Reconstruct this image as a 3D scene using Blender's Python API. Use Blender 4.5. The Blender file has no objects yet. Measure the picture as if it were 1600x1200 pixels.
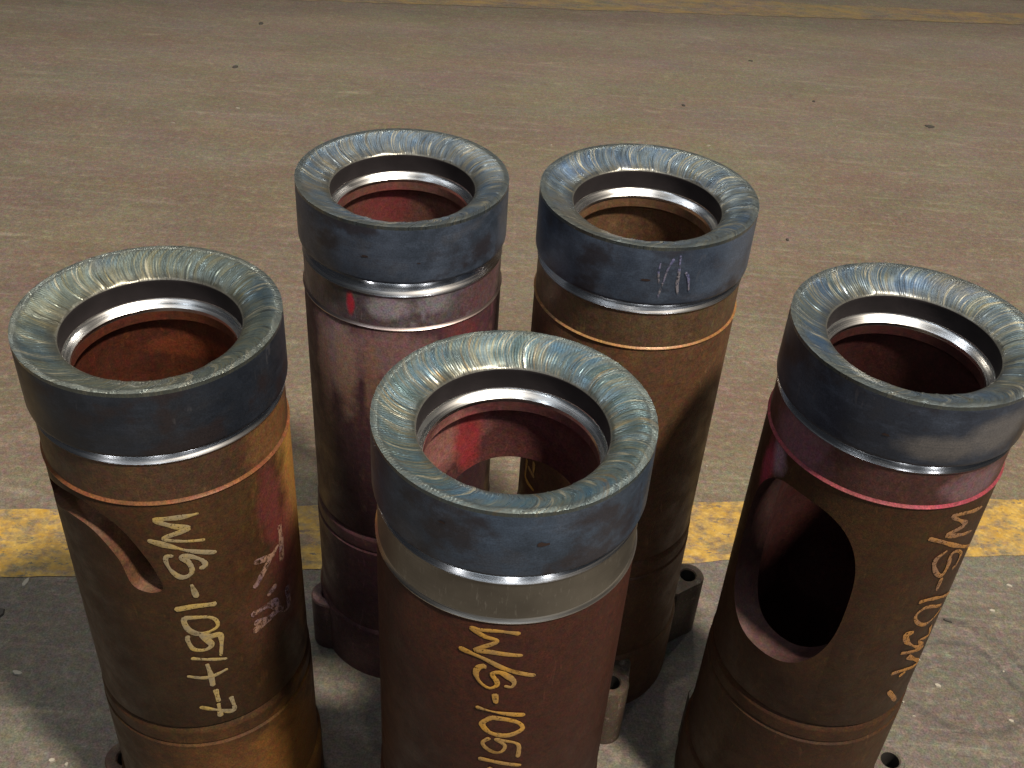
import bpy, bmesh, math, random
from mathutils import Vector, Matrix, noise

# ------------------------------------------------------------------ camera, world, lamps, exposure
sc = bpy.context.scene
S = 0.1                                    # one collar radius in metres
cam_d = bpy.data.cameras.new('camera'); cam = bpy.data.objects.new('camera', cam_d)
sc.collection.objects.link(cam); sc.camera = cam
cam_d.sensor_width = 36.0; cam_d.lens = 36.0 * 1721.77 / 1600.0
cam_d.clip_start = 0.01; cam_d.clip_end = 200
RIGHT = Vector((0.99749, 0.04312, 0.05612)); UP = Vector((-0.07077, 0.60778, 0.79095)); FWD = Vector((0, 0.79294, -0.60930))
m = Matrix((RIGHT, UP, -FWD)).transposed().to_4x4()
m.translation = Vector((0, 0, 1.1030))
cam.matrix_world = m
sc.render.resolution_x = 1024; sc.render.resolution_y = 768

world = bpy.data.worlds.new('World'); sc.world = world; world.use_nodes = True
bg = world.node_tree.nodes['Background']
bg.inputs[0].default_value = (0.62, 0.68, 0.80, 1); bg.inputs[1].default_value = 0.02
sc.view_settings.view_transform = 'Standard'; sc.view_settings.look = 'None'
sc.view_settings.exposure = 0.0; sc.view_settings.gamma = 1.0

def lamp(name, loc, target, power, size, color, shape='DISK'):
    d = bpy.data.lights.new(name, 'AREA'); d.shape = shape; d.size = size; d.energy = power; d.color = color
    o = bpy.data.objects.new(name, d); sc.collection.objects.link(o); o.location = loc
    o.rotation_euler = (Vector(target) - Vector(loc)).to_track_quat('-Z', 'Y').to_euler()
    return o
CEN = Vector((0.05, 0.78, 0.3))
DIR = Vector((0.32, -0.31, 0.89)).normalized()
KEY = CEN + DIR * 5.2
lamp('high_bay_lamp', KEY, CEN, 365, 0.44, (1.0, 0.87, 0.70))
for x, p in ((-2.5, 13), (-0.1, 13), (2.6, 13)):
    o = lamp('added_overhead_strip', (x, -1.2, 5.8), (x, -1.2, 0), p, 0.42, (0.82, 0.91, 1.0), 'RECTANGLE'); o.data.size_y = 4.6; o.rotation_euler = (0, 0, 0)  # overhead strips added for fill and for reflections in the machined rings
o = lamp('added_overhead_strip', (-0.2, 2.8, 6.0), (-0.2, 2.8, 0), 22, 1.2, (1.0, 0.95, 0.85), 'RECTANGLE'); o.data.size_y = 1.6; o.rotation_euler = (0, 0, 0)  # overhead panel added for highlights on the far weld faces
for x, y, s, p in ((-4.6, -6.2, 0.35, 12), (0.9, -6.8, 0.9, 14), (4.3, -5.6, 0.3, 11)):
    lamp('high_bay_lamp', (x, y, 5.0), (x * .3, 0.6, 0.4), p, s, (0.95, 0.97, 1.0))
o = lamp('added_reflection_strip', (0.0, -7.5, 4.6), (0, 0.6, 0.4), 20, 9.0, (0.80, 0.90, 1.0), 'RECTANGLE'); o.data.size_y = 0.5  # long strip light added behind the camera to whiten the machined rings
for x, y, p, s, col in ((-2.4, -1.9, 5, 0.16, (0.84, 0.92, 1.0)), (-0.5, -2.6, 5, 0.16, (1.0, 0.95, 0.88)), (3.2, -1.6, 6, 0.16, (0.9, 0.95, 1.0)),
                        (-2.9, 1.6, 14, 0.3, (0.9, 0.95, 1.0)), (0.4, 4.6, 34, 0.35, (1.0, 0.90, 0.72)), (-2.4, 5.2, 34, 0.35, (1.0, 0.90, 0.74)), (3.2, 5.0, 30, 0.35, (1.0, 0.92, 0.80))):
    lamp('high_bay_lamp', (x, y, 5.0), (x * .5, max(y * .7, .6), 0), p, s, col)

STROKES = {
'A': [[(-62.5,-1.24),(-69.2,-1.24),(-80.5,-1.24),(-73.6,-1.32),(-67.3,-1.37),(-78.5,-1.44),(-71.9,-1.49),(-61.5,-1.53)],[(-84.8,-1.46),(-76.5,-1.53),(-68.5,-1.61),(-57.2,-1.7)],[(-76.4,-1.64),(-78.5,-1.64),(-79.3,-1.69),(-78.0,-1.79),(-74.7,-1.88),(-71.3,-1.89),(-68.6,-1.84),(-69.4,-1.74),(-71.9,-1.67),(-68.9,-1.67),(-64.1,-1.73),(-62.3,-1.8),(-64.4,-1.83)],[(-69.9,-2.0),(-68.7,-2.14)],[(-78.8,-2.26),(-70.3,-2.25),(-60.9,-2.28)],[(-75.7,-2.38),(-76.4,-2.43),(-74.9,-2.53),(-70.8,-2.6),(-65.3,-2.6),(-61.3,-2.56),(-61.7,-2.48),(-65.0,-2.42),(-71.2,-2.39),(-75.7,-2.38)],[(-61.9,-2.93),(-60.6,-2.69),(-65.7,-2.66),(-69.2,-2.63),(-65.6,-2.76),(-67.6,-2.81),(-71.3,-2.81),(-74.7,-2.77),(-76.3,-2.66),(-75.9,-2.61)],[(-75.6,-2.9),(-60.1,-3.0)],[(-69.3,-3.01),(-68.4,-3.16),(-68.3,-3.3)],[(-79.1,-3.13),(-69.9,-3.18),(-60.5,-3.14)],[(-67.3,-3.38),(-66.8,-3.54)],[(-75.9,-3.58),(-68.1,-3.66),(-59.9,-3.73),(-60.3,-3.54)],[(-67.1,-3.58),(-67.1,-3.75)]] ,
'D': [[(-82.1,-1.17),(-90.1,-1.15),(-97.9,-1.16),(-101.2,-1.16),(-95.9,-1.22),(-90.6,-1.26),(-99.3,-1.38),(-92.5,-1.38),(-80.3,-1.41)],[(-105.6,-1.4),(-95.4,-1.46),(-85.7,-1.56),(-74.0,-1.65)],[(-94.9,-1.54),(-97.3,-1.56),(-98.5,-1.63),(-96.7,-1.72),(-92.7,-1.78),(-89.6,-1.75),(-89.4,-1.7),(-91.5,-1.63),(-90.6,-1.6),(-87.5,-1.6),(-83.2,-1.67),(-82.1,-1.72),(-83.2,-1.76),(-85.5,-1.75)],[(-89.8,-1.85),(-89.2,-1.94)],[(-97.0,-2.02),(-90.7,-2.05),(-76.8,-2.1)],[(-90.5,-2.13),(-93.9,-2.19),(-94.2,-2.24),(-90.6,-2.32),(-83.9,-2.35),(-79.0,-2.32),(-76.5,-2.27),(-78.5,-2.2),(-83.9,-2.15),(-90.5,-2.13)],[(-77.3,-2.63),(-77.9,-2.47),(-85.1,-2.41),(-87.8,-2.4),(-83.9,-2.47),(-84.4,-2.54),(-87.3,-2.57),(-91.8,-2.52),(-93.7,-2.45),(-91.1,-2.39)],[(-94.5,-2.66),(-89.0,-2.68),(-76.2,-2.75)],[(-89.8,-2.77),(-86.5,-2.87),(-83.4,-2.98)],[(-93.6,-2.93),(-76.3,-2.91)]] ,
'E': [[(-46.5,-1.22),(-62.5,-1.16),(-67.0,-1.17),(-55.9,-1.32),(-66.0,-1.38),(-46.5,-1.49)],[(-75.5,-1.38),(-64.2,-1.48),(-36.5,-1.78)],[(-62.2,-1.59),(-66.6,-1.65),(-66.2,-1.74),(-61.8,-1.86),(-57.2,-1.91),(-55.5,-1.81),(-56.9,-1.67),(-52.6,-1.66),(-46.4,-1.76),(-46.9,-1.89),(-49.2,-1.9)],[(-56.6,-1.96),(-56.3,-2.09)],[(-65.7,-2.18),(-56.4,-2.21),(-35.7,-2.38)],[(-43.1,-2.45),(-58.0,-2.31),(-64.1,-2.36),(-61.6,-2.47),(-53.7,-2.58),(-46.0,-2.59),(-39.3,-2.55)],[(-44.1,-2.72),(-40.6,-2.88),(-52.2,-2.81),(-45.1,-2.96),(-49.8,-2.93),(-61.6,-2.75),(-65.7,-2.61),(-61.4,-2.62)],[(-63.1,-2.88),(-43.0,-3.02)],[(-56.3,-2.99),(-37.5,-3.31),(-55.6,-3.19),(-64.0,-3.16)],[(-56.5,-3.26),(-53.5,-3.25)],[(-60.2,-3.46),(-49.1,-3.72)]] ,
'A_chalk': [[(-18.8,-1.88),(-18.7,-2.06),(-19.6,-2.26)],[(-22.5,-2.07),(-29.2,-2.13),(-39.3,-2.3)],[(-37.6,-2.03),(-26.6,-2.11)],[(-17.9,-2.65),(-18.1,-2.88),(-25.1,-2.82),(-30.3,-2.65),(-42.7,-2.61)],[(-27.5,-2.78),(-43.0,-2.82)],[(-30.1,-2.81),(-41.6,-2.74)],[(-27.3,-2.48),(-31.7,-2.51)]] ,
'C_scratch': [[(-86.5,-0.14),(-86.8,-0.24),(-86.0,-0.34)],[(-80.4,-0.11),(-82.5,-0.21),(-84.0,-0.35),(-85.3,-0.49)],[(-77.2,-0.08),(-76.7,-0.25),(-76.6,-0.36),(-75.5,-0.46)],[(-72.9,-0.25),(-71.1,-0.31),(-70.0,-0.43)]] ,
'C': [[(-158.2,-3.05),(-158.8,-3.17),(-158.3,-3.3),(-147.4,-3.31)],[(-155.0,-3.1),(-148.1,-3.13)],[(-148.6,-2.95),(-148.6,-3.07)]] ,
}
# ------------------------------------------------------------------ node helpers
class NT:
    def __init__(s, name, seed=0.0):
        s.m = bpy.data.materials.new(name); s.m.use_nodes = True; s.t = s.m.node_tree; s.n = s.t.nodes; s.l = s.t.links
        s.b = s.n['Principled BSDF']; s.out = s.n['Material Output']
        s.tc = s.n.new('ShaderNodeTexCoord'); s.obj = s.tc.outputs['Object']; s.seed = seed
    def set(s, sock, v):
        if hasattr(v, 'is_output'): s.l.new(v, sock)
        elif isinstance(v, (tuple, list)) and len(v) == 3 and sock.type == 'RGBA': sock.default_value = (*v, 1)
        else: sock.default_value = v
    def P(s, **k):
        for a, v in k.items(): s.set(s.b.inputs[{'color': 'Base Color', 'rough': 'Roughness', 'metal': 'Metallic', 'normal': 'Normal', 'alpha': 'Alpha', 'spec': 'Specular IOR Level', 'coat': 'Coat Weight', 'aniso': 'Anisotropic'}[a]], v)
        return s.m
    def map(s, scale, loc=None, src=None):
        n = s.n.new('ShaderNodeMapping'); s.l.new(src or s.obj, n.inputs[0]); n.inputs['Scale'].default_value = scale
        n.inputs['Location'].default_value = loc or (s.seed * 3.7, s.seed * 1.3, s.seed * 2.1); return n.outputs[0]
    def noise(s, scale, detail=4, rough=0.55, vec=None, dist=0.0):
        n = s.n.new('ShaderNodeTexNoise'); s.l.new(vec or s.map((1, 1, 1)), n.inputs['Vector'])
        n.inputs['Scale'].default_value = scale; n.inputs['Detail'].default_value = detail; n.inputs['Roughness'].default_value = rough
        n.inputs['Distortion'].default_value = dist; return n.outputs[0]
    def ramp(s, f, a, b, ca=0.0, cb=1.0):
        n = s.n.new('ShaderNodeMapRange'); s.set(n.inputs[0], f); n.inputs[1].default_value = a; n.inputs[2].default_value = b
        n.inputs[3].default_value = ca; n.inputs[4].default_value = cb; n.interpolation_type = 'SMOOTHSTEP' if False else 'LINEAR'; return n.outputs[0]
    def mix(s, f, a, b, mode='MIX'):
        n = s.n.new('ShaderNodeMix'); n.data_type = 'RGBA'; n.blend_type = mode; n.clamp_factor = True
        s.set(n.inputs[0], f); s.set(n.inputs[6], a); s.set(n.inputs[7], b); return n.outputs[2]
    def math(s, op, a, b=0.0, c=0.0):
        n = s.n.new('ShaderNodeMath'); n.operation = op; s.set(n.inputs[0], a); s.set(n.inputs[1], b); s.set(n.inputs[2], c); return n.outputs[0]
    def vmath(s, op, a, b=(0, 0, 0)):
        n = s.n.new('ShaderNodeVectorMath'); n.operation = op; s.set(n.inputs[0], a)
        if hasattr(b, 'is_output'): s.l.new(b, n.inputs[1])
        else: n.inputs[1].default_value = b
        return n.outputs['Value' if op in ('LENGTH', 'DISTANCE', 'DOT_PRODUCT') else 0]
    def bump(s, h, strength=0.3, dist=0.001, nrm=None):
        n = s.n.new('ShaderNodeBump'); n.inputs['Strength'].default_value = strength; n.inputs['Distance'].default_value = dist
        s.l.new(h, n.inputs['Height'])
        if nrm: s.l.new(nrm, n.inputs['Normal'])
        return n.outputs[0]
    def sep(s, v):
        n = s.n.new('ShaderNodeSeparateXYZ'); s.l.new(v, n.inputs[0]); return n.outputs
    def comb(s, x, y, z):
        n = s.n.new('ShaderNodeCombineXYZ'); s.set(n.inputs[0], x); s.set(n.inputs[1], y); s.set(n.inputs[2], z); return n.outputs[0]
    def blob(s, base, centre, size, color, strength=1.0, nscale=45.0, wob=0.55):
        """mix colour into base around a point; size = ellipsoid radii; the rim wobbles with noise"""
        d = s.vmath('SUBTRACT', s.obj, tuple(centre)); d = s.vmath('DIVIDE', d, tuple(size)); L = s.vmath('LENGTH', d)
        nz = s.noise(nscale, 4, 0.6); L = s.math('ADD', L, s.math('MULTIPLY', s.math('SUBTRACT', nz, 0.5), wob * 2))
        return s.mix(s.ramp(L, 1.15, 0.55, 0.0, strength), base, color)

def cylp(th, r, z):
    a = math.radians(th); return Vector((math.cos(a) * r * S, math.sin(a) * r * S, z * S))

# ------------------------------------------------------------------ materials
def mat_pipe(name, tones, seed, blobs=(), rough=0.5, streak=0.5):
    n = NT(name, seed)
    c = n.mix(n.ramp(n.noise(16, 5, 0.6), 0.35, 0.65), tones[0], tones[1])
    c = n.mix(n.ramp(n.noise(30, 4, 0.6, n.map((1, 1, 0.12))), 0.45, 0.72, 0, streak), c, tones[2])       # streaks along the pipe
    c = n.mix(n.ramp(n.noise(6, 3, 0.6, n.map((1, 1, 0.5), (4 + seed, 1, 2))), 0.5, 0.72, 0, 0.55), c, tones[3])
    c = n.mix(n.ramp(n.noise(120, 3, 0.7), 0.50, 0.72, 0, 0.55), c, tones[2])
    c = n.mix(n.ramp(n.noise(70, 5, 0.75, n.map((1, 1, 0.6), (seed, 8, 1))), 0.56, 0.70, 0, 0.6), c, tuple(v * 1.25 for v in tones[3]))
    scr = n.noise(50, 2, 0.5, n.map((1.8, 1.8, 0.35), (seed, 6, 6)), 2.0); c = n.mix(n.ramp(scr, 0.67, 0.71, 0, 0.3), c, tuple(v * 2.2 for v in tones[0]))
    for b in blobs: c = n.blob(c, *b)
    g = n.noise(620, 4, 0.75)
    c = n.mix(n.ramp(g, 0.32, 0.68, 0.0, 1.0), n.mix(1.0, c, (0.58, 0.58, 0.60), 'MULTIPLY'), n.mix(1.0, c, (1.42, 1.42, 1.38), 'MULTIPLY'))
    cn = n.n.new('ShaderNodeTexNoise'); n.l.new(n.map((1, 1, 1), (seed, 7, 7)), cn.inputs['Vector']); cn.inputs['Scale'].default_value = 190; cn.inputs['Detail'].default_value = 4
    c = n.mix(0.5, c, cn.outputs['Color'], 'SOFT_LIGHT')
    h = n.math('ADD', n.math('MULTIPLY', g, 0.25), n.noise(110, 5, 0.65))
    return n.P(color=c, rough=n.ramp(n.noise(40, 4, 0.6), 0.3, 0.7, rough - 0.06, rough + 0.2), metal=0.1, spec=0.35, normal=n.bump(h, 0.5, 0.0008))

def mat_scale(name, seed, dark, mid, patch, patch_amt=0.5, blobs=()):
    n = NT(name, seed)
    c = n.mix(n.ramp(n.noise(13, 6, 0.68), 0.42, 0.60), dark, mid)
    c = n.mix(n.ramp(n.noise(40, 4, 0.7, n.map((1, 1, 2.5), (seed, 5, 5))), 0.5, 0.7, 0, 0.35), c, tuple(v * 1.9 for v in mid))
    c = n.mix(n.ramp(n.noise(26, 5, 0.65, n.map((1, 1, 1.6), (seed, 7, 3))), 0.52, 0.68, 0, patch_amt), c, patch)
    c = n.mix(n.ramp(n.noise(18, 4, 0.6, n.map((1, 1, 1.2), (seed, 2, 9))), 0.53, 0.62, 0, 0.75), c, (0.032, 0.022, 0.024))
    for b in blobs: c = n.blob(c, *b)
    g = n.noise(800, 2, 0.6)
    c = n.mix(n.ramp(g, 0.3, 0.7), n.mix(1.0, c, (0.72, 0.72, 0.72), 'MULTIPLY'), n.mix(1.0, c, (1.28, 1.28, 1.28), 'MULTIPLY'))
    turn = n.noise(160, 3, 0.6, n.map((0.03, 0.03, 8)))
    c = n.mix(n.ramp(turn, 0.35, 0.7, 0, 0.35), c, tuple(v * 0.5 for v in mid))
    scr = n.noise(55, 2, 0.5, n.map((2.2, 2.2, 0.5), (seed, 6, 6)), 1.5); c = n.mix(n.ramp(scr, 0.70, 0.74, 0, 0.2), c, (0.16, 0.16, 0.18))
    return n.P(color=c, rough=n.ramp(n.noise(30, 4), 0.3, 0.7, 0.36, 0.54), metal=0.25, spec=0.5,
               normal=n.bump(n.math('ADD', n.noise(90, 4, 0.6), n.math('MULTIPLY', turn, 0.5)), 0.22, 0.0006))

def mat_weld(name, seed, tint):
    n = NT(name, seed)
    x, y, z = n.sep(n.obj)[:3]
    r = n.math('SQRT', n.math('ADD', n.math('MULTIPLY', x, x), n.math('MULTIPLY', y, y)))
    rr = n.math('DIVIDE', r, S)
    q = n.math('SUBTRACT', rr, 0.83)
    a = n.math('ARCTAN2', y, x)
    a = n.math('ADD', a, n.math('MULTIPLY', n.math('MULTIPLY', q, q), 3.2))                # beads bow across the face
    a = n.math('ADD', a, n.math('MULTIPLY', q, 0.25))
    v = n.comb(n.math('COSINE', a), n.math('SINE', a), n.math('MULTIPLY', rr, 0.10))
    fine = n.noise(33, 3, 0.6, n.map((1, 1, 1), (seed, 0, 0), v))
    broad = n.noise(9, 3, 0.6, n.map((1, 1, 1), (seed, 3, 0), v))
    vd = n.map((1, 1, 1), (seed, 8, 5), v)
    c = n.mix(n.ramp(broad, 0.38, 0.62), tuple(v * .68 for v in tint[0]), tuple(v * .68 for v in tint[1]))
    c = n.mix(n.ramp(fine, 0.50, 0.66, 0, 0.58), c, tuple(v * .7 for v in tint[2]))
    c = n.mix(n.ramp(n.noise(22, 3, 0.6, vd), 0.56, 0.70, 0, 0.6), c, tuple(v * .7 for v in tint[3]))
    c = n.mix(n.ramp(n.noise(17, 4, 0.7), 0.48, 0.66, 0, 0.7), c, tuple(v * .6 for v in tint[4]))
    c = n.mix(n.ramp(n.noise(11, 3, 0.6, n.map((1, 1, 1), (seed, 4, 4))), 0.54, 0.68, 0, 0.45), c, (0.30, 0.22, 0.10))
    c = n.mix(n.ramp(n.noise(60, 2, 0.5, n.map((1, 1, 1), (seed, 1, 7), v)), 0.56, 0.70, 0, 0.7), c, (0.07, 0.07, 0.06))
    arc = n.noise(13, 2, 0.4, n.map((1, 1, 1), (seed, 5, 2), v)); c = n.mix(n.math('MULTIPLY', n.ramp(arc, 0.60, 0.63), n.ramp(arc, 0.66, 0.63)), c, (0.62, 0.58, 0.42))
    c = n.mix(n.ramp(rr, 0.775, 0.70, 0, 0.6), c, (0.13, 0.115, 0.08))
    c = n.mix(n.ramp(rr, 0.925, 0.955, 0, 0.75), c, (0.15, 0.17, 0.16))
    c = n.mix(n.ramp(rr, 0.700, 0.690, 0, 0.8), c, (0.34, 0.33, 0.28))
    c = n.mix(1.0, c, (0.78, 0.80, 0.86), 'MULTIPLY')
    g = n.noise(700, 2, 0.6)
    c = n.mix(n.ramp(g, 0.3, 0.7), n.mix(1.0, c, (0.8, 0.8, 0.8), 'MULTIPLY'), n.mix(1.0, c, (1.18, 1.18, 1.18), 'MULTIPLY'))
    return n.P(color=c, rough=n.ramp(fine, 0.35, 0.65, 0.26, 0.42), metal=0.7, normal=n.bump(n.math('ADD', fine, n.math('MULTIPLY', g, 0.1)), 0.28, 0.0007))

def mat_steel(name, seed=0, col=(0.80, 0.80, 0.82), rough=0.2, lines=6.0, dull=0.0):
    n = NT(name, seed)
    t = n.noise(70, 3, 0.6, n.map((0.08, 0.08, lines)))
    c = n.mix(n.ramp(n.noise(22, 4, 0.6), 0.4, 0.7, 0, 0.35 + dull), col, tuple(v * 0.55 for v in col))
    return n.P(color=c, rough=n.ramp(t, 0.3, 0.7, rough * 0.7, rough * 1.5), metal=1.0, normal=n.bump(t, 0.14, 0.0004))

def mat_band_steel(name, seed):
    n = NT(name, seed)
    t = n.noise(90, 3, 0.6, n.map((0.08, 0.08, 7)))
    x, y, z = n.sep(n.obj)[:3]
    diag = n.noise(60, 3, 0.7, n.map((6, 6, 1.2), (1, 2, 3)))
    c = n.mix(n.ramp(n.noise(12, 4, 0.6), 0.35, 0.65), (0.27, 0.26, 0.235), (0.17, 0.16, 0.145))
    c = n.mix(n.ramp(diag, 0.58, 0.75, 0, 0.5), c, (0.50, 0.50, 0.48))
    return n.P(color=c, rough=n.ramp(t, 0.3, 0.7, 0.32, 0.48), metal=0.85, normal=n.bump(n.math('ADD', t, diag), 0.2, 0.0005))

def mat_chalk(name, col, cover=0.5, nscale=500):
    n = NT(name)
    c = n.mix(n.ramp(n.noise(38, 4, 0.7), 0.42, 0.60), col, (col[0] * .68, col[1] * .78, col[2] * 1.5))
    a = n.ramp(n.noise(nscale, 3, 0.7), cover - 0.16, cover - 0.02)
    a = n.math('MINIMUM', a, n.ramp(n.noise(70, 2, 0.5), 0.25, 0.38, 0.35, 1.0))
    return n.P(color=c, rough=0.85, alpha=a, spec=0.2)

# ------------------------------------------------------------------ mesh helpers
def link_mesh(name, verts, faces, mats, parent=None, smooth=True, sharp=28, mi=None):
    me = bpy.data.meshes.new(name); me.from_pydata([tuple(v) for v in verts], [], faces); me.update()
    for mt in mats: me.materials.append(mt)
    if mi: me.polygons.foreach_set('material_index', mi)
    if smooth:
        me.polygons.foreach_set('use_smooth', [True] * len(me.polygons)); me.set_sharp_from_angle(angle=math.radians(sharp))
    o = bpy.data.objects.new(name, me); sc.collection.objects.link(o)
    if parent: o.parent = parent
    return o

def lathe(profile, seg=160, closed=False, H=0.0, matidx=None):
    vs, fs, mi = [], [], []
    for r, z in profile:
        for k in range(seg):
            a = 2 * math.pi * k / seg; vs.append((r * S * math.cos(a), r * S * math.sin(a), (z + H) * S))
    n = len(profile)
    for i in range(n if closed else n - 1):
        j = (i + 1) % n
        for k in range(seg):
            k2 = (k + 1) % seg
            fs.append((i * seg + k, j * seg + k, j * seg + k2, i * seg + k2)); mi.append(matidx[i] if matidx else 0)
    return vs, fs, mi

def tube_with_slot(name, outer, inner, H, mats, slot, parent):
    prof = outer + inner
    mi = [0] * (len(outer) - 1) + [1] + [1] * (len(inner) - 1) + [0]
    vs, fs, mi = lathe(prof, 192, True, H, mi)
    o = link_mesh(name, vs, fs, mats, parent, mi=mi)
    az, zc, hw, hh = slot
    N = len(hw) if isinstance(hw, list) else 72; cv = []
    ax = Vector((math.cos(math.radians(az)), math.sin(math.radians(az)), 0)); sd = Vector((-ax.y, ax.x, 0))
    for d in (0.0, 1.6):
        for k in range(N):
            if isinstance(hw, list):
                u, w = hw[k]; w -= zc
            else:
                a = 2 * math.pi * k / N; ca, sa = math.cos(a), math.sin(a); e = 2 / 2.7
                u = hw * math.copysign(abs(ca) ** e, ca); w = hh * math.copysign(abs(sa) ** e, sa)
            cv.append((ax * d + sd * u) * S + Vector((0, 0, (zc + H + w) * S)))
    cf = [(k, (k + 1) % N, N + (k + 1) % N, N + k) for k in range(N)] + [tuple(range(N))[::-1], tuple(range(N, 2 * N))]
    cme = bpy.data.meshes.new('cut'); cme.from_pydata([tuple(v) for v in cv], [], cf); cme.update()
    for mt in mats: cme.materials.append(mt)
    cme.polygons.foreach_set('material_index', [2] * len(cme.polygons))
    bm = bmesh.new()
    for me in (o.data, cme):
        bm.clear(); bm.from_mesh(me); bmesh.ops.recalc_face_normals(bm, faces=bm.faces); bm.to_mesh(me)
    bm.free()
    co = bpy.data.objects.new('cut', cme); sc.collection.objects.link(co); co.parent = parent
    md = o.modifiers.new('slot', 'BOOLEAN'); md.operation = 'DIFFERENCE'; md.solver = 'EXACT'; md.object = co
    bpy.context.view_layer.update()
    dg = bpy.context.evaluated_depsgraph_get(); nm = bpy.data.meshes.new_from_object(o.evaluated_get(dg))
    o.modifiers.clear(); o.data = nm; nm.name = name
    nm.polygons.foreach_set('use_smooth', [True] * len(nm.polygons)); nm.set_sharp_from_angle(angle=math.radians(28))
    bpy.data.objects.remove(co)
    return o

def weld_ring(name, H, seed, mt, parent):
    prof = [(1.0, -.035), (1.001, -.001), (.965, .0), (.945, -.005), (.92, -.014), (.89, -.026), (.86, -.039), (.83, -.053), (.80, -.067), (.77, -.082), (.745, -.096), (.72, -.110), (.70, -.122), (.690, -.130), (.685, -.138)]
    rnd = random.Random(seed); SEG = 1440; vs = []; NB = 241
    tab = [rnd.random() for _ in range(NB)]
    big = [(rnd.uniform(0, 2 * math.pi), rnd.uniform(0.006, 0.012)) for _ in range(12)]
    for i, (r, z) in enumerate(prof):
        w = 0 if (i < 2 or i > 12) else math.sin(math.pi * min(1, (i - 1) / 4)* .5)
        for k in range(SEG):
            a = 2 * math.pi * k / SEG
            aa = (a + 3.2 * (r - .83) ** 2 + .25 * (r - .83)) % (2 * math.pi)
            f = aa / (2 * math.pi) * NB; i0 = int(f) % NB; t = f - int(f)
            h = abs(math.sin(math.pi * t)) * (0.35 + 0.65 * tab[i0])
            d = w * (0.0034 * h + 0.012 * (noise.noise(Vector((math.cos(a) * 5 + seed, math.sin(a) * 5, r * 7))) ))
            for ba, bw in big:
                dd = abs((aa - ba + math.pi) % (2 * math.pi) - math.pi)
                if dd < bw * 2: d += w * 0.007 * (1 - dd / (bw * 2))
            rim = 0.0022 * noise.noise(Vector((math.cos(a) * 16, math.sin(a) * 16, seed + .3))) if 0 < i < 2 else 0
            vs.append(((r + rim) * S * math.cos(a), (r + rim) * S * math.sin(a), (z + d + H) * S))
    fs = [(i * SEG + k, (i + 1) * SEG + k, (i + 1) * SEG + (k + 1) % SEG, i * SEG + (k + 1) % SEG) for i in range(len(prof) - 1) for k in range(SEG)]
    return link_mesh(name, vs, fs, [mt], parent, sharp=66)

def ribbons(name, strokes, r, H, width, mt, parent, lift=0.004, smoothit=True, seed=0):
    vs, fs = [], []; rnd = random.Random(seed)
    for si, st in enumerate(strokes):
        pts = [Vector((math.radians(t) * r, z)) for t, z in st]
        # resample with a Catmull-Rom curve
        ps = []
        for i in range(len(pts) - 1):
            p0 = pts[max(i - 1, 0)]; p1 = pts[i]; p2 = pts[i + 1]; p3 = pts[min(i + 2, len(pts) - 1)]
            for k in range(7):
                t = k / 7
                ps.append(0.5 * ((2 * p1) + (p2 - p0) * t + (2 * p0 - 5 * p1 + 4 * p2 - p3) * t * t + (3 * p1 - p0 - 3 * p2 + p3) * t ** 3))
        ps.append(pts[-1])
        w0 = width / 2
        d0 = (ps[0] - ps[1]).normalized(); d1 = (ps[-1] - ps[-2]).normalized()
        ps = [ps[0] + d0 * w0 * .7] + ps + [ps[-1] + d1 * w0 * .7]
        base = len(vs); n = len(ps); lf = lift + 0.0012 * (si % 5)
        for i, p in enumerate(ps):
            t = ps[min(i + 1, n - 1)] - ps[max(i - 1, 0)]; t = t.normalized() if t.length > 1e-9 else Vector((1, 0)); nn = Vector((-t.y, t.x))
            e = 0.45 if i in (0, n - 1) else (0.95 + 0.14 * rnd.random() + 0.75 * noise.noise(Vector((p.x * 7, p.y * 7, si * 3.1))))
            for sg in (1, 0, -1):
                q = p + nn * (w0 * e * sg); a = q.x / r
                rad = r + lf + (0.003 if sg == 0 else 0)
                vs.append((rad * S * math.cos(a), rad * S * math.sin(a), (q.y + H) * S))
        for i in range(n - 1):
            b = base + i * 3
            fs += [(b, b + 1, b + 4, b + 3), (b + 1, b + 2, b + 5, b + 4)]
    return link_mesh(name, vs, fs, [mt], parent, sharp=80)

def patch(name, th, z, r, H, rw, rh, mt, parent, seed=1, lift=0.003):
    """irregular small flaw lying on the wall"""
    rnd = random.Random(seed); N = 14; vs = []
    def put(u, w): a = math.radians(th) + u / r; vs.append(((r + lift) * S * math.cos(a), (r + lift) * S * math.sin(a), (z + w + H) * S))
    put(0, 0)
    for k in range(N):
        a = 2 * math.pi * k / N; f = rnd.uniform(.6, 1.1); put(rw * f * math.cos(a), rh * f * math.sin(a) * (0.5 if math.sin(a) < 0 else 1))
    return link_mesh(name, vs, [(0, 1 + k, 1 + (k + 1) % N) for k in range(N)], [mt], parent)

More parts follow.
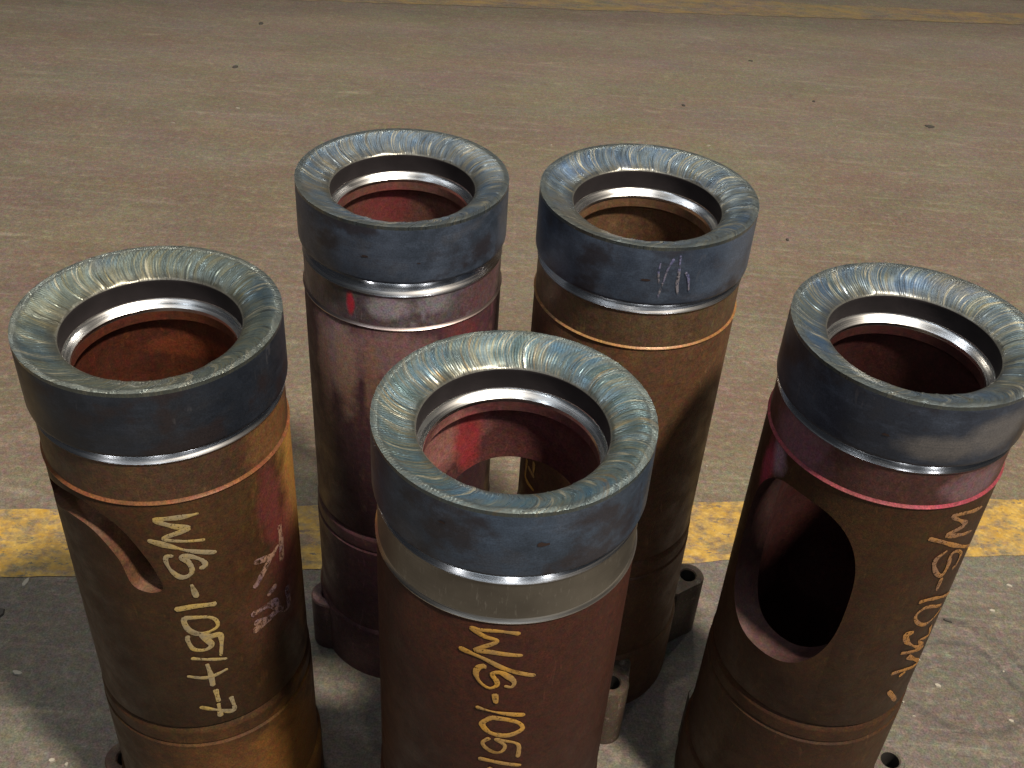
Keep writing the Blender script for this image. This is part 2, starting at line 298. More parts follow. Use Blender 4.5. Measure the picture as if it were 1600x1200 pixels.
def lug(H, az, mt, dark, parent, top=-5.45, rho=1.30, tip=0.20, hole=0.095, rhos={}):
    rho = rhos.get(az, rho)
    N = 40; bot = -H; A = math.radians(az); ax = Vector((math.cos(A), math.sin(A))); sd = Vector((-ax.y, ax.x))
    def outl(s=1.0):
        o = []
        for k in range(N):
            a = 2 * math.pi * k / N; c, s_ = math.cos(a), math.sin(a)
            if c >= 0: u, w = tip * c, tip * s_
            else: u, w = 0.45 * c, (tip + 0.16 * -c) * (s_ if abs(s_) < .999 else math.copysign(1, s_)) if False else (tip + 0.14 * -c) * max(-1, min(1, s_ * 1.25))
            o.append(ax * (rho + u * s) + sd * (w * s))
        return o
    out = outl(); inn = outl(0.93)
    hl = [ax * (rho + hole * math.cos(2 * math.pi * k / N)) + sd * (hole * math.sin(2 * math.pi * k / N)) for k in range(N)]
    hl2 = [ax * (rho + (hole + .015) * math.cos(2 * math.pi * k / N)) + sd * ((hole + .015) * math.sin(2 * math.pi * k / N)) for k in range(N)]
    rings = [(out, bot), (out, top - .02), (inn, top), (hl2, top), (hl, top - .015), (hl, bot)]
    vs = [((p.x) * S, (p.y) * S, (z + H) * S) for ring, z in rings for p in ring]
    fs = [(i * N + k, i * N + (k + 1) % N, (i + 1) * N + (k + 1) % N, (i + 1) * N + k) for i in range(len(rings) - 1) for k in range(N)]
    mi = [1 if i >= 4 else 0 for i in range(len(rings) - 1) for k in range(N)]
    return link_mesh('lug', vs, fs, [mt, dark], parent, sharp=35, mi=mi)

# ------------------------------------------------------------------ floor and its markings
def mat_floor():
    n = NT('shop_floor')
    x, y, z = n.sep(n.obj)[:3]
    edge = n.math('SUBTRACT', n.math('SUBTRACT', y, n.math('MULTIPLY', x, 0.122)), 1.08)
    far = n.ramp(n.math('ADD', edge, n.math('MULTIPLY', n.math('SUBTRACT', n.noise(9, 4), 0.5), 0.08)), -0.05, 0.03)
    warm = n.mix(n.ramp(n.noise(2.2, 6, 0.7, n.map((1, 1.6, 1))), 0.35, 0.65), (0.162, 0.120, 0.086), (0.202, 0.168, 0.130))
    warm = n.mix(n.ramp(n.noise(4, 6, 0.72, n.map((0.7, 1.6, 1), (3, 5, 1))), 0.46, 0.66, 0, 0.7), warm, (0.150, 0.105, 0.078))
    warm = n.mix(n.ramp(n.noise(10, 6, 0.75, n.map((0.5, 1.7, 1), (7, 2, 1))), 0.55, 0.72, 0, 0.55), warm, (0.30, 0.235, 0.175))
    grey = n.mix(n.ramp(n.noise(4, 6, 0.65), 0.35, 0.65), (0.125, 0.112, 0.096), (0.168, 0.152, 0.130))
    dist = n.ramp(y, 1.2, 3.4)
    warm = n.mix(n.math('MULTIPLY', dist, 0.65), warm, n.mix(n.ramp(n.noise(3, 5, .7, n.map((0.6, 1.5, 1))), .35, .65), (0.185, 0.170, 0.138), (0.225, 0.198, 0.172)))
    c = n.mix(far, grey, warm)
    c = n.mix(n.ramp(n.noise(45, 5, 0.75, n.map((0.85, 1.2, 1))), 0.52, 0.75, 0, 0.5), c, (0.36, 0.31, 0.25))
    c = n.mix(n.ramp(n.noise(26, 6, 0.8, n.map((0.85, 1.2, 1), (9, 9, 9))), 0.55, 0.75, 0, 0.5), c, (0.085, 0.065, 0.05))
    c = n.mix(n.ramp(n.noise(11, 3, 0.5, n.map((0.5, 2.0, 1), (2, 4, 9))), 0.66, 0.76, 0, 0.5), c, (0.36, 0.31, 0.25))
    # colour mottling of oily concrete
    big = n.n.new('ShaderNodeTexNoise'); n.l.new(n.map((0.8, 1.6, 1), (2, 8, 5)), big.inputs['Vector']); big.inputs['Scale'].default_value = 5; big.inputs['Detail'].default_value = 5; big.inputs['Roughness'].default_value = 0.7
    c = n.mix(0.24, c, big.outputs['Color'], 'SOFT_LIGHT')
    c = n.mix(n.ramp(n.noise(20, 4, 0.6, n.map((0.22, 3.0, 1), (6, 3, 2)), 0.6), 0.56, 0.72, 0, 0.45), c, (0.31, 0.265, 0.215))
    mm = n.n.new('ShaderNodeTexNoise'); n.l.new(n.map((1, 1, 1), (5, 5, 5)), mm.inputs['Vector']); mm.inputs['Scale'].default_value = 120; mm.inputs['Detail'].default_value = 3
    c = n.mix(0.42, c, mm.outputs['Color'], 'SOFT_LIGHT')
    g = n.noise(420, 3, 0.7)
    c = n.mix(n.ramp(g, 0.32, 0.68), n.mix(1.0, c, (0.62, 0.62, 0.62), 'MULTIPLY'), n.mix(1.0, c, (1.34, 1.34, 1.34), 'MULTIPLY'))
    g2 = n.noise(150, 4, 0.75, n.map((1, 1, 1), (4, 4, 4)))
    c = n.mix(n.ramp(g2, 0.34, 0.66), n.mix(1.0, c, (0.80, 0.80, 0.80), 'MULTIPLY'), n.mix(1.0, c, (1.18, 1.18, 1.16), 'MULTIPLY'))
    return n, c, n.bump(n.math('ADD', n.noise(160, 5, 0.7), n.noise(30, 5, 0.6)), 0.3, 0.0012)
nf, cf_, bf = mat_floor()
M_FLOOR = nf.P(color=cf_, rough=0.62, spec=0.35, normal=bf)
ny, cy_, by = mat_floor(); ny.m.name = 'worn_yellow_paint'
ycol = ny.mix(ny.ramp(ny.noise(26, 5, 0.7), 0.38, 0.62), (0.46, 0.27, 0.045), (0.56, 0.37, 0.09))
ycol = ny.mix(ny.ramp(ny.noise(120, 4, 0.7), 0.5, 0.75, 0, 0.55), ycol, (0.80, 0.60, 0.22))
wear = ny.ramp(ny.noise(34, 6, 0.72, ny.map((0.8, 1.3, 1), (3, 1, 4))), 0.42, 0.60, 0, 0.85)
wear = ny.math('MAXIMUM', wear, ny.ramp(ny.noise(55, 6, 0.8, ny.map((0.7, 1.4, 1), (8, 1, 4))), 0.57, 0.60, 0, 0.9))
wear = ny.math('MAXIMUM', wear, ny.ramp(ny.noise(8, 4, 0.7, ny.map((0.8, 1.5, 1), (1, 1, 4))), 0.56, 0.72, 0, 0.8))
M_YEL = ny.P(color=ny.mix(wear, ycol, cy_), rough=0.6, spec=0.35, normal=by)
nz_, cz_, bz = mat_floor(); nz_.m.name = 'dirty_faded_yellow_paint'
fc = nz_.mix(nz_.ramp(nz_.noise(9, 6, 0.75, nz_.map((1, 2.5, 1), (3, 1, 4))), 0.36, 0.58, 0.40, 1.0), (0.42, 0.28, 0.08), cz_)
M_YEL2 = nz_.P(color=fc, rough=0.6, spec=0.35, normal=bz)

vs = [(-30, -12, 0), (30, -12, 0), (30, 40, 0), (-30, 40, 0)]
ground = link_mesh('ground', vs, [(0, 1, 2, 3)], [M_FLOOR], smooth=False); ground['kind'] = 'structure'

def stripe(name, x0, x1, top, bot, z, mt, step=0.02, seed=0, amp=0.006):
    vs, fs = [], []; n = int((x1 - x0) / step) + 1
    for i in range(n + 1):
        x = x0 + (x1 - x0) * i / n
        for f, o in ((top, 11), (bot, 5)):
            vs.append((x, f[0] + f[1] * x + amp * noise.noise(Vector((x * 14, o, seed))) + amp * .5 * noise.noise(Vector((x * 60, o, seed))), z))
    for i in range(n): fs.append((2 * i, 2 * i + 1, 2 * i + 3, 2 * i + 2))
    return link_mesh(name, vs, fs, [mt], None, smooth=False)
near = stripe('floor_line', -2.2, 2.6, (1.1515, 0.117), (1.029, 0.125), 0.0008, M_YEL, seed=1)
near['kind'] = 'structure'
farl = stripe('floor_line', -4.5, 5.0, (3.425, 0.068), (3.262, 0.110), 0.0010, M_YEL2, 0.04, 4, 0.012)
farl['kind'] = 'structure'

# dark foot of the workshop wall beyond the far line
nw = NT('dark_painted_wall'); M_WALL = nw.P(color=nw.mix(nw.ramp(nw.noise(6, 5), .35, .65), (0.05, 0.045, 0.045), (0.085, 0.07, 0.065)), rough=0.6)
wv = []
for x, y in ((-6, 3.50 - 6 * 0.115), (6, 3.50 + 6 * 0.115), (6, 3.9 + 6 * .115), (-6, 3.9 - 6 * .115)):
    wv += [(x, y - 0.06 + 0.0, 0), (x, y - 0.06, 1.2)]
wall = link_mesh('wall', wv, [(0, 2, 3, 1), (2, 4, 5, 3), (4, 6, 7, 5), (6, 0, 1, 7), (1, 3, 5, 7)], [M_WALL], smooth=False)
for v in wall.data.vertices: v.co.y += 0.05
wall['label'] = 'dark wall foot beyond the faded yellow line at the top edge'; wall['category'] = 'wall'

def floor_ribbon(pts, w, z, vs, fs, seed):
    rnd = random.Random(seed); P = [Vector(p) * S for p in pts]; ps = []
    for i in range(len(P) - 1):
        p0 = P[max(i - 1, 0)]; p1 = P[i]; p2 = P[i + 1]; p3 = P[min(i + 2, len(P) - 1)]
        for k in range(8):
            t = k / 8; ps.append(0.5 * ((2 * p1) + (p2 - p0) * t + (2 * p0 - 5 * p1 + 4 * p2 - p3) * t * t + (3 * p1 - p0 - 3 * p2 + p3) * t ** 3))
    ps.append(P[-1]); b0 = len(vs)
    for i, p in enumerate(ps):
        t = (ps[min(i + 1, len(ps) - 1)] - ps[max(i - 1, 0)]).normalized(); nn = Vector((-t.y, t.x)); ww = w * S * rnd.uniform(.85, 1.15) / 2
        vs += [(*(p + nn * ww), z), (*(p - nn * ww), z)]
    for i in range(len(ps) - 1): b = b0 + 2 * i; fs.append((b, b + 1, b + 3, b + 2))
nt = NT('tyre_rubber_mark'); M_TYRE = nt.P(color=(0.07, 0.07, 0.075), rough=0.7, alpha=nt.ramp(nt.noise(45, 6, 0.8), 0.38, 0.72, 0.0, 0.5))
for i, (pts, w) in enumerate((([(5.3, 9.72), (5.83, 9.89), (6.12, 9.86), (6.34, 9.75), (6.54, 9.58), (6.64, 9.38), (6.75, 9.19), (6.9, 8.7)], .11),
                 ([(5.2, 9.3), (5.6, 9.49), (5.94, 9.52), (6.24, 9.42), (6.41, 9.16), (6.5, 8.92), (6.61, 8.75), (6.7, 8.2)], .085),
                 ([(4.9, 8.75), (5.18, 8.47), (5.41, 8.31), (5.65, 8.17), (5.95, 8.15), (6.15, 8.19), (6.5, 8.35)], .10))):
    vs, fs = [], []; floor_ribbon(pts, w, 0.0012 + i * 0.0004, vs, fs, 2 + i); link_mesh('tyre_mark', vs, fs, [M_TYRE], ground, smooth=False)

# small pale chips and dark crumbs lying about
def chips(name, spots, mt, seed):
    vs, fs = [], []; rnd = random.Random(seed)
    for (x, y, w, h, rot) in spots:
        N = 7; b = len(vs); c, s_ = math.cos(rot), math.sin(rot)
        ring = []
        for k in range(N):
            a = 2 * math.pi * k / N; f = rnd.uniform(.6, 1.15); u, v = w * f * math.cos(a), h * f * math.sin(a); ring.append(((x + u * c - v * s_) * S, (y + u * s_ + v * c) * S))
        vs += [(px, py, 0.0) for px, py in ring] + [(px * .85 + x * S * .15, py * .85 + y * S * .15, 0.0022) for px, py in ring]
        fs += [(b + k, b + (k + 1) % N, b + N + (k + 1) % N, b + N + k) for k in range(N)] + [tuple(range(b + N, b + 2 * N))]
    o = link_mesh(name, vs, fs, [mt], None, smooth=False); o['kind'] = 'stuff'; return o
nc = NT('pale_chip'); M_CHIP = nc.P(color=(0.40, 0.375, 0.32), rough=0.7)
nd = NT('dark_crumb'); M_CRUMB = nd.P(color=(0.06, 0.055, 0.05), rough=0.7)
rnd = random.Random(5)
sp = [(-6.07, 9.44, .035, .10, 0), (-5.62, 8.04, .09, .035, -.2), (-4.79, 6.92, .04, .03, 0), (-4.61, 6.89, .025, .03, 0), (5.55, 8.82, .06, .03, -.4), (6.32, 8.36, .04, .02, -.4), (6.62, 10.12, .05, .025, -.3), (7.0, 10.6, .05, .025, -.3), (5.4, 9.2, .03, .015, -.4)]
sp += [(rnd.uniform(-12, 14), rnd.uniform(12.5, 28), rnd.uniform(.02, .06), rnd.uniform(.008, .02), rnd.uniform(-.2, .4)) for _ in range(22)]
sp += [(rnd.uniform(5, 9), rnd.uniform(6.5, 10.2), rnd.uniform(.012, .035), rnd.uniform(.008, .018), rnd.uniform(-.6, .2)) for _ in range(12)]
ch = chips('paint_flecks', sp, M_CHIP, 2); ch['label'] = 'small pale flecks scattered over the floor'
dk = [(-7.54, 26.65, .09, .12, 0), (9.89, 26.01, .12, .10, 0), (3.78, 26.24, .05, .06, 0), (5.38, 19.8, .05, .05, 0), (-6.2, 8.9, .07, .10, 0), (5.95, 9.9, .07, .02, -.5), (-7.6, 29.8, .08, .12, 0), (-3.5, 23, .08, .06, 0)]
dk += [(rnd.uniform(-12, 14), rnd.uniform(13, 30), rnd.uniform(.03, .07), rnd.uniform(.02, .05), rnd.uniform(-.3, .3)) for _ in range(2)]
cr = chips('dark_crumbs', dk, M_CRUMB, 3); cr['label'] = 'small dark crumbs scattered over the floor'

# ------------------------------------------------------------------ the five machined pipe pieces
M_STEEL = mat_steel('machined_steel', 1, (0.96, 0.96, 0.97), 0.22)
M_SEAT = mat_steel('machined_seat_steel', 2, (0.97, 0.97, 0.97), 0.24)
nl = NT('dark_bore_scale'); M_LIP = nl.P(color=nl.mix(nl.ramp(nl.noise(25, 4), .35, .65), (0.022, 0.019, 0.022), (0.036, 0.031, 0.035)), rough=0.75, spec=0.2, normal=nl.bump(nl.noise(120, 4), .2, .0005))
M_CHALK = mat_chalk('yellow_chalk', (0.50, 0.36, 0.12), 0.46)
M_CHALKO = mat_chalk('orange_yellow_chalk', (0.62, 0.34, 0.07), 0.46)
M_CHALKE = mat_chalk('dull_orange_chalk', (0.44, 0.22, 0.07), 0.50)
M_PINK = mat_chalk('pale_pink_chalk', (0.34, 0.20, 0.14), 0.55, 230)
M_SCR = mat_chalk('grey_scratch', (0.22, 0.21, 0.25), 0.56, 260)
nk = NT('dark_pit'); M_PIT = nk.P(color=(0.035, 0.02, 0.018), rough=0.8)
nk = NT('hole_dark'); M_HOLE = nk.P(color=(0.03, 0.027, 0.025), rough=0.8)

BR = [(0.095, 0.048, 0.026), (0.070, 0.034, 0.022), (0.040, 0.022, 0.016), (0.125, 0.062, 0.028)]
def build(name, letter, pos, dz, cfg):
    H = 6.2 + dz; zz = lambda z: z + H
    e = bpy.data.objects.new('pipe_fitting', None); sc.collection.objects.link(e)
    e.location = (pos[0] * S, pos[1] * S, 0); e.empty_display_size = 0.05
    e['label'] = cfg['label']; e['category'] = 'pipe'; e['group'] = 'machined steel pipe fittings standing on the shop floor'
    sd = cfg['seed']
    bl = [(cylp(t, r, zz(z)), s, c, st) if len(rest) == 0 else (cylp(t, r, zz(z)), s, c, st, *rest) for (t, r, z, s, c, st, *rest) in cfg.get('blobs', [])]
    ib = [(cylp(t, r, zz(z)), s, c, st) for (t, r, z, s, c, st) in cfg.get('iblobs', [])]
    cb = [(cylp(t, r, zz(z)), s, c, st) for (t, r, z, s, c, st) in cfg.get('cblobs', [])]
    bb = [(cylp(t, r, zz(z)), s, c, st) for (t, r, z, s, c, st) in cfg.get('bblobs', [])]
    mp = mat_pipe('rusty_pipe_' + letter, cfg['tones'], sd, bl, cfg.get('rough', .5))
    mi = mat_pipe('rusty_bore_' + letter, cfg['itones'], sd + 5, ib, .55, .3)
    mcut = mat_pipe('cut_wall_' + letter, cfg.get('ctones', cfg['tones']), sd + 7, [(cylp(t, r, zz(z)), s, c, st) for (t, r, z, s, c, st) in cfg.get('kblobs', [])], .5, .3)
    weld_ring('weld_face', H, sd, mat_weld('weld_overlay_' + letter, sd, cfg['weld']), e)
    v, f, _ = lathe([(1.0, -.035), (1.002, -.05), (1.003, -.555), (.999, -.580), (.990, -.592), (.962, -.592)], 192, H=H)
    link_mesh('collar', v, f, [mat_scale('forge_scale_' + letter, sd, *cfg['scale'], blobs=cb)], e)
    v, f, _ = lathe([(.685, -.138), (.683, -.15), (.688, -.165), (.690, -.312), (.697, -.318)], 160, H=H)
    link_mesh('collar_bore', v, f, [M_LIP], e)
    v, f, _ = lathe([(.697, -.318), (.700, -.328), (.698, -.332), (.680, -.346), (.660, -.362), (.642, -.377), (.638, -.381), (.638, -.412)], 160, H=H)
    link_mesh('seat_ring', v, f, [M_SEAT], e)
    g = cfg.get('groove', .075) / .075
    gp = [(.930, 0), (.928, -.020), (.931, -.026), (.946, -.045), (.960, -.062), (.973, -.077), (.977, -.083)]
    g2 = -.592 + gp[-1][1] * g
    v, f, _ = lathe([(.962, -.592)] + [(.977 - (.977 - r) * (1 + (g - 1) * .8), -.592 - .004 + z * g) for r, z in gp[:-1]] + [(.977, g2 - .004)], 192, H=H)
    link_mesh('machined_groove', v, f, [M_STEEL], e)
    zt = cfg['zt']; et = cfg.get('et', .022)
    v, f, _ = lathe([(.977, g2 - .004), (.975, g2 - .014), (.968, g2 - .022), (.968, zt + et)], 192, H=H)
    link_mesh('neck_band', v, f, [cfg['band'](sd) if callable(cfg['band']) else mat_pipe('band_' + letter, cfg['band'], sd + 2, bb, cfg.get('brough', .42), .35)], e)
    v, f, _ = lathe([(.968, zt + et), (.975, zt + et * .55), (.987, zt), (.986, zt - .006), (.978, zt - .012)], 192, H=H)
    link_mesh('band_edge', v, f, [cfg['edge']], e)
    k = cfg.get('gz', -3.86)
    outer = [(.978, zt - .012), (.978, k), (.974, k - .008), (.955, k - .02), (.955, k - .04), (.986, k - .085), (.988, k - .10), (.988, k - .235), (.979, k - .245), (.979, k - .262), (.996, k - .282), (.996, -5.42), (.996, -H)]
    inner = [(.70, -H), (.70, -.56), (.694, -.54), (.66, -.515), (.642, -.50), (.638, -.412)]
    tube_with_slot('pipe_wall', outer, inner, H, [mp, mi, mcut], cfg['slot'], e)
    v, f, _ = lathe([(.996, -5.40), (1.02, -5.43), (1.03, -5.45), (1.03, -H)], 160, H=H)
    link_mesh('base_ring', v, f, [mp], e)
    ml = mat_pipe('lug_steel_' + letter, cfg['lugtones'], sd + 9, (), .5, .2)
    for az in cfg['lugs']: lug(H, az, ml, M_HOLE, e, **cfg.get('lugk', {}))
    return e, H

def loop_points(pts, n=6):
    out = []; m_ = len(pts)
    for i in range(m_):
        p0, p1, p2, p3 = (Vector(pts[(i + d) % m_]) for d in (-1, 0, 1, 2))
        for k in range(n):
            t = k / n; q = 0.5 * ((2 * p1) + (p2 - p0) * t + (2 * p0 - 5 * p1 + 4 * p2 - p3) * t * t + (3 * p1 - p0 - 3 * p2 + p3) * t ** 3); out.append((q.x, q.y))
    return out[::-1]
SLV = (0.34, 0.33, 0.38)
A, HA = build('A', 'a', (-2.80123, 6.8773), -.018, dict(seed=1.3, zt=-1.08, slot=(-115, -1.6, loop_points([(-.62,-1.55),(-.52,-1.30),(-.3,-1.19),(0,-1.16),(.27,-1.32),(.43,-1.62),(.515,-1.93),(.50,-2.04),(.40,-2.06),(.29,-1.98),(.22,-1.70),(.04,-1.46),(-.2,-1.42),(-.42,-1.50)]), 0), lugs=(-162, -45, 75), lugk=dict(rho=.98, tip=.22), groove=.075,
    label='front left pipe chalked W/S-10514-7 on olive brown rust beside a pale pink scribble',
    tones=[(0.063, 0.031, 0.011), (0.051, 0.022, 0.010), (0.030, 0.015, 0.008), (0.073, 0.034, 0.012)],
    itones=[(0.13, 0.035, 0.018), (0.09, 0.026, 0.016), (0.05, 0.018, 0.012), (0.16, 0.055, 0.02)],
    ctones=[(0.14, 0.07, 0.038), (0.11, 0.050, 0.030), (0.06, 0.030, 0.02), (0.16, 0.075, 0.04)],
    band=[(0.101, 0.057, 0.034), (0.079, 0.043, 0.026), (0.049, 0.028, 0.018), (0.127, 0.069, 0.035)], edge=mat_pipe('orange_rust_edge', [(0.24, 0.095, 0.04), (0.19, 0.075, 0.035), (0.13, 0.05, 0.03), (0.28, 0.12, 0.05)], 3, (), .3),
    weld=[(0.263, 0.326, 0.294), (0.335, 0.413, 0.366), (0.464, 0.417, 0.214), (0.585, 0.460, 0.132), (0.132, 0.258, 0.383)],
    scale=((0.016, 0.022, 0.035), (0.030, 0.039, 0.059), (0.045, 0.043, 0.046), 0.4),
    blobs=[(6, .98, -1.6, (.032, .034, .20), (0.34, 0.17, 0.045), .95), (-18, .98, -5.0, (.085, .06, .10), (0.34, 0.15, 0.035), .9), (-60, .98, -4.9, (.09, .05, .09), (0.20, 0.085, 0.025), .7), (-25, .98, -1.55, (.012, .02, .045), (0.13, 0.03, 0.03), .7), (-14, .98, -2.3, (.012, .03, .09), (0.16, 0.035, 0.035), .7), (-35, .98, -2.7, (.03, .03, .05), (0.11, 0.045, 0.028), .6)],  # first blob: lamp reflection along the right edge, painted in as orange
    iblobs=[(80, .7, -.8, (.05, .03, .012), (0.30, 0.075, 0.03), .6)],
    bblobs=[(-15, .97, -.85, (.03, .04, .03), (0.26, 0.12, 0.045), .6)],
    lugtones=[(0.093, 0.055, 0.039), (0.069, 0.037, 0.029), (0.041, 0.024, 0.019), (0.116, 0.073, 0.051)]))
B, HB = build('B', 'b', (-1.1627, 9.35433), .03, dict(seed=2.7, zt=-1.107, slot=(70, -2.2, .57, .95), lugs=(-155, -38, 82), lugk=dict(rho=.95, tip=.22), groove=.13,
    label='rear left pipe with a red dab on its mottled silver band',
    tones=[(0.081, 0.038, 0.047), (0.057, 0.024, 0.032), (0.033, 0.016, 0.022), (0.115, 0.058, 0.048)],
    itones=[(0.19, 0.085, 0.070), (0.15, 0.055, 0.045), (0.08, 0.04, 0.03), (0.22, 0.12, 0.09)],
    band=[(0.16, 0.13, 0.15), (0.10, 0.075, 0.085), (0.06, 0.04, 0.045), (0.27, 0.24, 0.28)], brough=.36,
    bblobs=[(-113, .97, -.90, (.0045, .008, .013), (0.52, 0.04, 0.07), 1.0), (-92, .97, -.88, (.025, .02, .014), (0.34, 0.31, 0.36), .8), (-30, .97, -.9, (.03, .06, .03), (0.12, 0.035, 0.04), .5), (-65, .97, -.84, (.02, .02, .012), (0.26, 0.24, 0.28), .7), (-125, .97, -.85, (.015, .015, .012), (0.05, 0.04, 0.045), .8)],
    edge=mat_steel('pale_edge_steel', 5, (0.75, 0.62, 0.60), .3),
    weld=[(0.237, 0.331, 0.425), (0.334, 0.427, 0.490), (0.516, 0.422, 0.203), (0.652, 0.496, 0.214), (0.112, 0.300, 0.581)],
    scale=((0.039, 0.054, 0.082), (0.082, 0.110, 0.169), (0.12, 0.12, 0.135), 0.5),
    blobs=[(-125, .98, -1.5, (.028, .03, .05), (0.28, 0.19, 0.21), .75), (-90, .98, -1.42, (.05, .03, .035), (0.22, 0.13, 0.135), .7), (-118, .98, -1.75, (.014, .02, .055), (0.27, 0.17, 0.13), .8), (-135, .98, -1.85, (.010, .02, .06), (0.24, 0.14, 0.12), .8), (-101, .98, -1.75, (.009, .02, .05), (0.20, 0.115, 0.085), .8), (-48, .98, -1.3, (.02, .03, .03), (0.16, 0.035, 0.04), .5)],
    iblobs=[(112, .7, -.70, (.032, .03, .026), (0.22, 0.045, 0.05), .8), (60, .7, -.56, (.05, .03, .006), (0.04, 0.015, 0.015), .6)],
    lugtones=[(0.117, 0.068, 0.073), (0.076, 0.043, 0.049), (0.047, 0.031, 0.031), (0.141, 0.098, 0.098)]))
C, HC = build('C', 'c', (1.12824, 9.1171), .152, dict(seed=4.1, zt=-1.0725, slot=(118, -2.4, .57, .9), lugs=(19, -80, 135), groove=.085,
    label='rear right pipe with grey strokes scratched on its blue collar above golden brown rust',
    tones=[(0.117, 0.060, 0.030), (0.090, 0.043, 0.025), (0.050, 0.025, 0.018), (0.129, 0.067, 0.028)],
    itones=[(0.18, 0.10, 0.055), (0.13, 0.065, 0.035), (0.07, 0.035, 0.02), (0.22, 0.13, 0.07)],
    band=[(0.136, 0.083, 0.048), (0.108, 0.064, 0.038), (0.064, 0.038, 0.026), (0.153, 0.101, 0.057)], edge=mat_pipe('golden_rust_edge', [(0.34, 0.18, 0.07), (0.28, 0.14, 0.055), (0.2, 0.09, 0.04), (0.36, 0.2, 0.08)], 8, (), .3), et=.012,
    weld=[(0.242, 0.335, 0.398), (0.315, 0.409, 0.472), (0.485, 0.422, 0.234), (0.629, 0.504, 0.191), (0.139, 0.296, 0.577)],
    scale=((0.045, 0.061, 0.098), (0.089, 0.124, 0.192), (0.09, 0.08, 0.085), 0.4),
    blobs=[], lugtones=[(0.092, 0.071, 0.055), (0.069, 0.049, 0.039), (0.094, 0.061, 0.044), (0.251, 0.210, 0.170)]))
D, HD = build('D', 'd', (.03317, 5.96374), 0, dict(seed=6.2, zt=-1.062, slot=(81, -1.98, .74, .96), lugs=(-60, 60, 180), groove=.075, et=.03,
    label='front centre pipe with a bare brushed steel band above its chalk writing',
    tones=[(0.059, 0.021, 0.013), (0.045, 0.015, 0.011), (0.033, 0.012, 0.009), (0.062, 0.019, 0.012)], rough=.46,
    itones=[(0.13, 0.045, 0.045), (0.09, 0.032, 0.036), (0.06, 0.022, 0.026), (0.15, 0.06, 0.05)],
    band=lambda s: mat_band_steel('brushed_band_steel', s), edge=mat_steel('brushed_edge_steel', 6, (0.80, 0.78, 0.74), .34, 3),
    weld=[(0.242, 0.367, 0.367), (0.323, 0.464, 0.511), (0.539, 0.445, 0.194), (0.644, 0.331, 0.020), (0.113, 0.364, 0.645)],
    scale=((0.036, 0.054, 0.086), (0.068, 0.102, 0.165), (0.085, 0.08, 0.088), 0.4),
    blobs=[], iblobs=[(138, .7, -.70, (.034, .045, .034), (0.42, 0.19, 0.17), .95), (120, .7, -.80, (.012, .03, .035), (0.36, 0.04, 0.05), .9)],
    lugtones=[(0.26, 0.22, 0.17), (0.2, 0.16, 0.12), (0.1, 0.07, 0.05), (0.3, 0.26, 0.2)]))
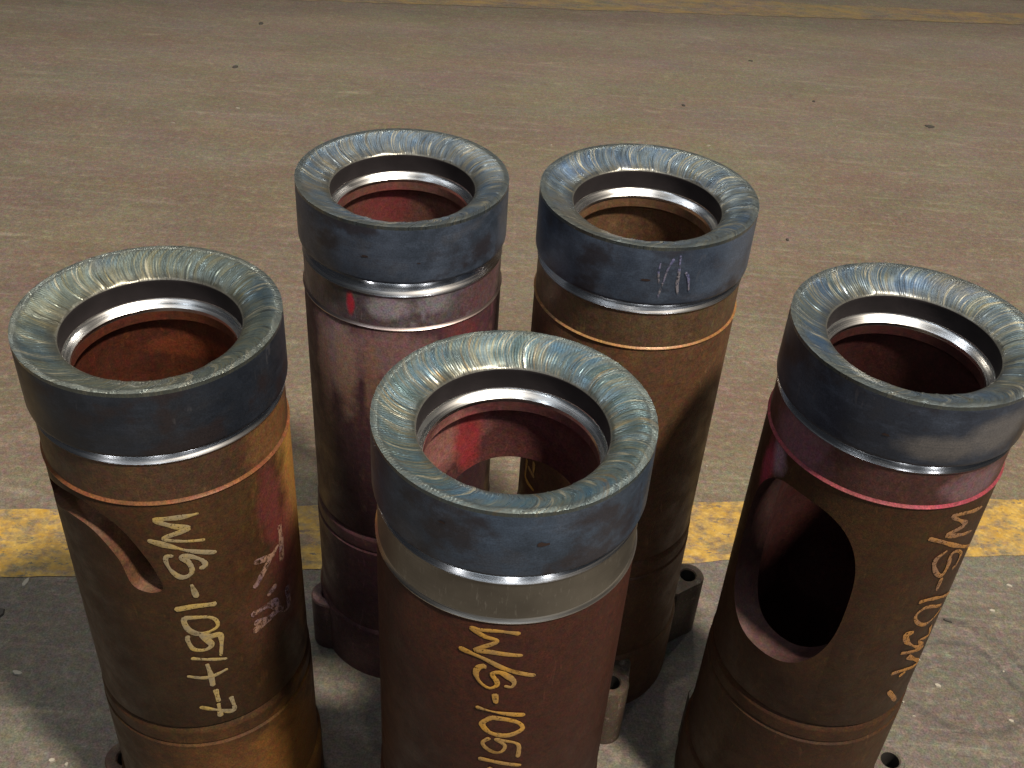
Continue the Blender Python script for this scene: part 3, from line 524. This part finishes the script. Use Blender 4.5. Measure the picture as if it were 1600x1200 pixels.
E_, HE = build('E', 'e', (3.19047, 7.35661), .023, dict(seed=8.4, zt=-1.035, slot=(-139, -2.26, .58, .97), lugs=(-9, 150, -110), groove=.070,
    label='rightmost pipe with pink line round its neck and large oval side opening',
    lugk=dict(rho=1.20, hole=.10, tip=.16, rhos={150: .92}),
    tones=[(0.065, 0.031, 0.012), (0.049, 0.020, 0.011), (0.036, 0.016, 0.010), (0.073, 0.036, 0.011)],
    itones=[(0.060, 0.018, 0.016), (0.044, 0.013, 0.014), (0.025, 0.010, 0.010), (0.075, 0.022, 0.018)],
    ctones=[(0.055, 0.026, 0.025), (0.042, 0.019, 0.019), (0.03, 0.015, 0.015), (0.065, 0.03, 0.028)], kblobs=[(-150, .85, -3.0, (.05, .05, .03), (0.11, 0.060, 0.056), .9)],  # slot wall darkened to paint its shade; blob paints the lit lower part
    band=[(0.105, 0.045, 0.042), (0.085, 0.036, 0.032), (0.05, 0.024, 0.022), (0.14, 0.06, 0.05)],
    bblobs=[(-60, .97, -.88, (.032, .03, .02), (0.24, 0.15, 0.18), .7), (-150, .97, -.85, (.03, .04, .03), (0.26, 0.13, 0.19), .6)],
    edge=mat_pipe('pink_marked_edge', [(0.34, 0.06, 0.09), (0.27, 0.065, 0.08), (0.2, 0.05, 0.055), (0.40, 0.12, 0.15)], 12, (), .4),
    weld=[(0.228, 0.321, 0.353), (0.306, 0.400, 0.462), (0.480, 0.449, 0.230), (0.588, 0.463, 0.182), (0.139, 0.296, 0.577)],
    scale=((0.030, 0.040, 0.066), (0.059, 0.078, 0.121), (0.055, 0.05, 0.055), 0.4),
    cblobs=[(-88, 1., -.40, (.038, .04, .013), (0.17, 0.165, 0.17), .9), (-62, 1., -.30, (.03, .03, .018), (0.19, 0.185, 0.19), .8)],
    blobs=[(-161, .98, -1.17, (.012, .012, .02), (0.34, 0.22, 0.30), .85), (-168, .98, -1.35, (.010, .012, .03), (0.38, 0.05, 0.10), .8)],
    lugtones=[(0.138, 0.120, 0.102), (0.113, 0.095, 0.082), (0.068, 0.050, 0.041), (0.158, 0.140, 0.122)]))

ribbons('writing', STROKES['A'], .978, HA, .040, M_CHALK, A)
ribbons('chalk_scribble', STROKES['A_chalk'], .978, HA, .062, M_PINK, A, seed=3)
ribbons('writing', STROKES['D'], .978, HD, .037, M_CHALKO, D)
ribbons('writing', STROKES['E'], .978, HE, .042, M_CHALKE, E_)
ribbons('writing', STROKES['C'], .978, HC, .045, M_CHALKO, C)
ribbons('scratched_mark', STROKES['C_scratch'], 1.003, HC, .020, M_SCR, C)
patch('pit', -76.3, -.285, 1.003, HD, .045, .030, M_PIT, D, 2)
patch('pit', -114.9, -.21, 1.003, HD, .035, .018, M_PIT, D, 3)
patch('pit', -74.8, -.37, 1.003, HB, .020, .010, M_PIT, B, 4)
patch('pit', -102.7, -.33, 1.003, HB, .04, .014, M_PIT, B, 5)
patch('pit', -92.7, -.33, 1.003, HC, .045, .020, M_PIT, C, 6)
patch('pit', -112, -.36, 1.003, HE, .04, .02, M_PIT, E_, 7)
